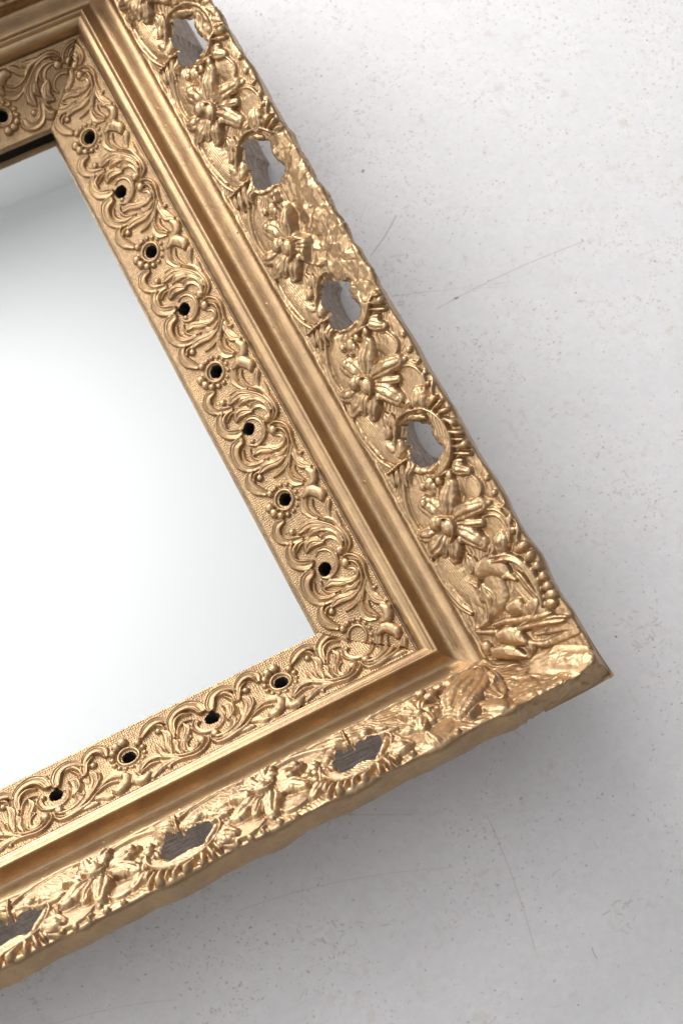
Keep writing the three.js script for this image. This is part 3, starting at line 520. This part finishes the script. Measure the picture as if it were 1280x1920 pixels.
// ---------- raw wood under the shell, cut away in scallops behind the openings ----------
function woodCore(key, a0, a1, holes, out) {
  const rail = RAILS[key], nu = Math.round((a1 - a0) / 0.0015), nv = 40, P = [], UV = [], I = [], o = new THREE.Vector3();
  const line = [[0.066, -0.125], [0.1, -0.104], [0.131, -0.062]];
  for (let i = 0; i <= nu; i++) for (let j = 0; j <= nv; j++) {
    const a = a0 + (a1 - a0) * i / nu, t = j / nv; let w, h;
    if (t < 0.3) { const q = t / 0.3; w = line[0][0] + (line[1][0] - line[0][0]) * q; h = line[0][1] + (line[1][1] - line[0][1]) * q; }
    else { const q = (t - 0.3) / 0.7; let notch = 0; for (const [c] of holes) { const d = Math.abs(a - c + 0.056) / 0.026; if (d < 1) notch = Math.max(notch, Math.sqrt(1 - d * d)); } w = 0.131 - (1 - q) * (1 - q) * 0.008 + q * (out(a) - 0.131 - 0.010 * notch * q) + 0.0008 * nz(a * 40, q * 9); h = -0.062 - 0.102 * q; }
    rail.put(clamp(a, rail.from(w) + 0.0001, rail.to(w) - 0.0001), w, h, o); P.push(o.x, o.y, o.z); UV.push(a, t * 0.15);
  }
  for (let i = 0; i < nu; i++) for (let j = 0; j < nv; j++) { const q = i * (nv + 1) + j; I.push(q, q + nv + 1, q + 1, q + 1, q + nv + 1, q + nv + 2); }
  const g = new THREE.BufferGeometry(); g.setAttribute('position', new THREE.Float32BufferAttribute(P, 3)); g.setAttribute('uv', new THREE.Float32BufferAttribute(UV, 2)); g.setIndex(I); g.computeVertexNormals();
  mesh('wood_core', g, WOOD, rails[key]);
}
woodCore('side', -LY - 0.19, 0.19, sideOpen, (a) => 0.195 - 0.048 * step(0, 0.13, a)); woodCore('foot', -0.19, LX + 0.19, footOpen, () => 0.147); woodCore('head', -LX - 0.19, 0.19, [], () => 0.15); woodCore('left', -0.19, LY + 0.19, [], () => 0.15);

// ---------- the floor: white paint, scuffed and stained ----------
{
  const S = 2048, M = 1.5, cv = document.createElement('canvas'); cv.width = cv.height = S; const x = cv.getContext('2d'), img = x.createImageData(S, S), f1 = wrapNoise(5, 21), f2 = wrapNoise(17, 22), f3 = wrapNoise(70, 23), f4 = wrapNoise(260, 24), f5 = wrapNoise(600, 25);
  for (let j = 0; j < S; j++) for (let i = 0; i < S; i++) {
    const u = i / S, v = j / S, m = 0.4 * f1(u, v) + 0.35 * f2(u, v) + 0.25 * f3(u, v), g = f4(u, v) * 0.55 + f5(u, v) * 0.45, k = 232 + (m - 0.5) * 12 + (g - 0.5) * 9, dirt = Math.max(0, f4(u + 0.3, v) * 0.6 + f3(u, v + 0.2) * 0.6 + f5(v, u) * 0.25 - 1.0) * 80 * (0.4 + m), q = (j * S + i) * 4;
    img.data[q] = k - dirt * 0.45; img.data[q + 1] = k - 1.5 - dirt * 0.62; img.data[q + 2] = k - 0.5 - dirt * 0.8; img.data[q + 3] = 255;
  }
  x.putImageData(img, 0, 0); x.lineCap = 'round';
  const ink = (a) => `rgba(${120 + rnd() * 40 | 0},${102 + rnd() * 34 | 0},${84 + rnd() * 34 | 0},${a})`;
  const wrapped = (f) => { for (const dx of [-S, 0, S]) for (const dy of [-S, 0, S]) { x.save(); x.translate(dx, dy); f(); x.restore(); } };
  for (let n = 0; n < 6500; n++) {           // short scuffs
    const px = rnd() * S, py = rnd() * S, t = rnd() * 6.3, l = 1 + rnd() * rnd() * rnd() * 18, b = (rnd() - 0.5) * 0.9; x.strokeStyle = ink(0.07 + rnd() * rnd() * rnd() * 0.6); x.lineWidth = 0.5 + rnd() * rnd() * 1.5;
    x.beginPath(); x.moveTo(px, py); x.quadraticCurveTo(px + Math.cos(t) * l, py + Math.sin(t) * l, px + Math.cos(t + b) * l * 1.6, py + Math.sin(t + b) * l * 1.6); x.stroke();
  }
  for (let n = 0; n < 90000; n++) {          // grit and tiny chips in drifts
    const px = rnd() * S, py = rnd() * S, c = f2(px / S, py / S) * 0.5 + f3(px / S, py / S) * 0.5; if (rnd() > Math.pow(c, 3) * 3) continue;
    x.fillStyle = ink(0.08 + rnd() * rnd() * 0.42); const w = 0.7 + rnd() * rnd() * 2.6, h = 0.6 + rnd() * 0.8; x.beginPath(); x.ellipse(px, py, w, h, rnd() < 0.5 ? (rnd() - 0.5) * 0.6 : rnd() * 3.1, 0, 7); x.fill();
  }
  for (let n = 0; n < 60; n++) {            // long scratches, some doubled
    const px = rnd() * S, py = rnd() * S, t = rnd() < 0.45 ? 0.05 + rnd() * 0.1 : rnd() * 6.3, l = 60 + rnd() * 240, b = (rnd() - 0.5) * 0.35, st = ink(0.07 + rnd() * 0.17); wrapped(() => { x.strokeStyle = st; x.lineWidth = 0.7 + (n % 3) * 0.4; for (let d = 0; d < 1 + (n % 4 === 0); d++) { x.beginPath(); x.moveTo(px + d * 7, py - d * 5); x.quadraticCurveTo(px + Math.cos(t) * l * 0.5, py + Math.sin(t) * l * 0.5, px + Math.cos(t + b) * l, py + Math.sin(t + b) * l); x.stroke(); } });
  }
  for (let n = 0; n < 500; n++) {            // dark specks and chips
    x.fillStyle = `rgba(${50 + rnd() * 50 | 0},${42 + rnd() * 40 | 0},${36 + rnd() * 34 | 0},${0.25 + rnd() * 0.5})`; const r = 0.7 + rnd() * rnd() * rnd() * 3; x.beginPath(); x.ellipse(rnd() * S, rnd() * S, r * (0.6 + rnd()), r * 0.6, rnd() * 3, 0, 7); x.fill();
  }
  for (let n = 0; n < 90; n++) { const px = rnd() * S, py = rnd() * S; for (let q = 0; q < 14; q++) { x.strokeStyle = ink(0.07 + rnd() * 0.17); x.lineWidth = 0.8 + rnd() * 1.6; const ax = px + (rnd() - 0.5) * 60, ay = py + (rnd() - 0.5) * 40, t = rnd() * 6.3; x.beginPath(); x.moveTo(ax, ay); x.lineTo(ax + Math.cos(t) * (2 + rnd() * 9), ay + Math.sin(t) * (2 + rnd() * 9)); x.stroke(); } }
  const map = new THREE.CanvasTexture(cv); map.colorSpace = THREE.SRGBColorSpace; map.wrapS = map.wrapT = THREE.RepeatWrapping; map.repeat.set(1 / M, 1 / M);
  const g = new THREE.PlaneGeometry(7, 7); g.rotateX(-Math.PI / 2); const p = g.attributes.position, uv = g.attributes.uv; for (let i = 0; i < p.count; i++) uv.setXY(i, p.getX(i) + 0.4, -p.getZ(i) + 0.7);
  const m = mesh('floor', g, new THREE.MeshStandardMaterial({ map, roughness: 0.55, bumpMap: map, bumpScale: 0.0004 }), scene); m.userData.kind = 'structure';
}
// ---------- what the mirror and the gilding look at: the ceiling, and the wall with the window ----------
{
  const white = new THREE.MeshStandardMaterial({ color: new THREE.Color(0.8, 0.81, 0.82), roughness: 0.9 });
  const c = mesh('ceiling', new THREE.BoxGeometry(8, 0.1, 5.2), new THREE.MeshStandardMaterial({ color: new THREE.Color(0.66, 0.672, 0.68), roughness: 0.9 }), scene); c.position.set(0, 2.65, 0.2); c.userData.kind = 'structure';
  const paneMat = new THREE.MeshStandardMaterial({ color: 0x111111, emissive: new THREE.Color(1, 0.985, 0.965), emissiveIntensity: 1.2, roughness: 0.4 });
  const wallWith = (win, width, label) => {       // a wall along local x with its window opening, inner face at local z = 0
    const x0 = win.u - win.w / 2, x1 = win.u + win.w / 2, y0 = win.y - win.h / 2, y1 = win.y + win.h / 2, sh = new THREE.Shape([[-width[0], 0], [width[1], 0], [width[1], 2.6], [-width[0], 2.6]].map((q) => new THREE.Vector2(...q)));
    sh.holes.push(new THREE.Path([[x0, y0], [x0, y1], [x1, y1], [x1, y0]].map((q) => new THREE.Vector2(...q))));
    const g = new THREE.ExtrudeGeometry(sh, { depth: 0.2, bevelEnabled: false }); g.translate(0, 0, -0.2);
    const w = mesh('wall', g, white, scene); w.userData.kind = 'structure';
    const t = thing('window', label, 'window'); mesh('pane', new THREE.PlaneGeometry(win.w, win.h), paneMat, t);
    return [w, t];
  };
  const [w1_, t1] = wallWith({ ...WIN, u: WIN.x }, [2.8, 3.5], 'wide white window in the wall beyond the far rail, outside the picture');
  w1_.position.set(0, 0, -2.22); t1.position.set(WIN.x, WIN.y, -2.24);
  const [w2_, t2] = wallWith({ ...WIN2, u: -WIN2.z }, [3.4, 2.18], 'second white window in the wall left of the mirror, outside the picture');
  w2_.rotation.y = Math.PI / 2; w2_.position.set(-2.8, 0, 0); t2.rotation.y = Math.PI / 2; t2.position.set(-2.82, WIN2.y, WIN2.z);
}
renderer.setSize(682, 1024);
renderer.render(scene, camera);
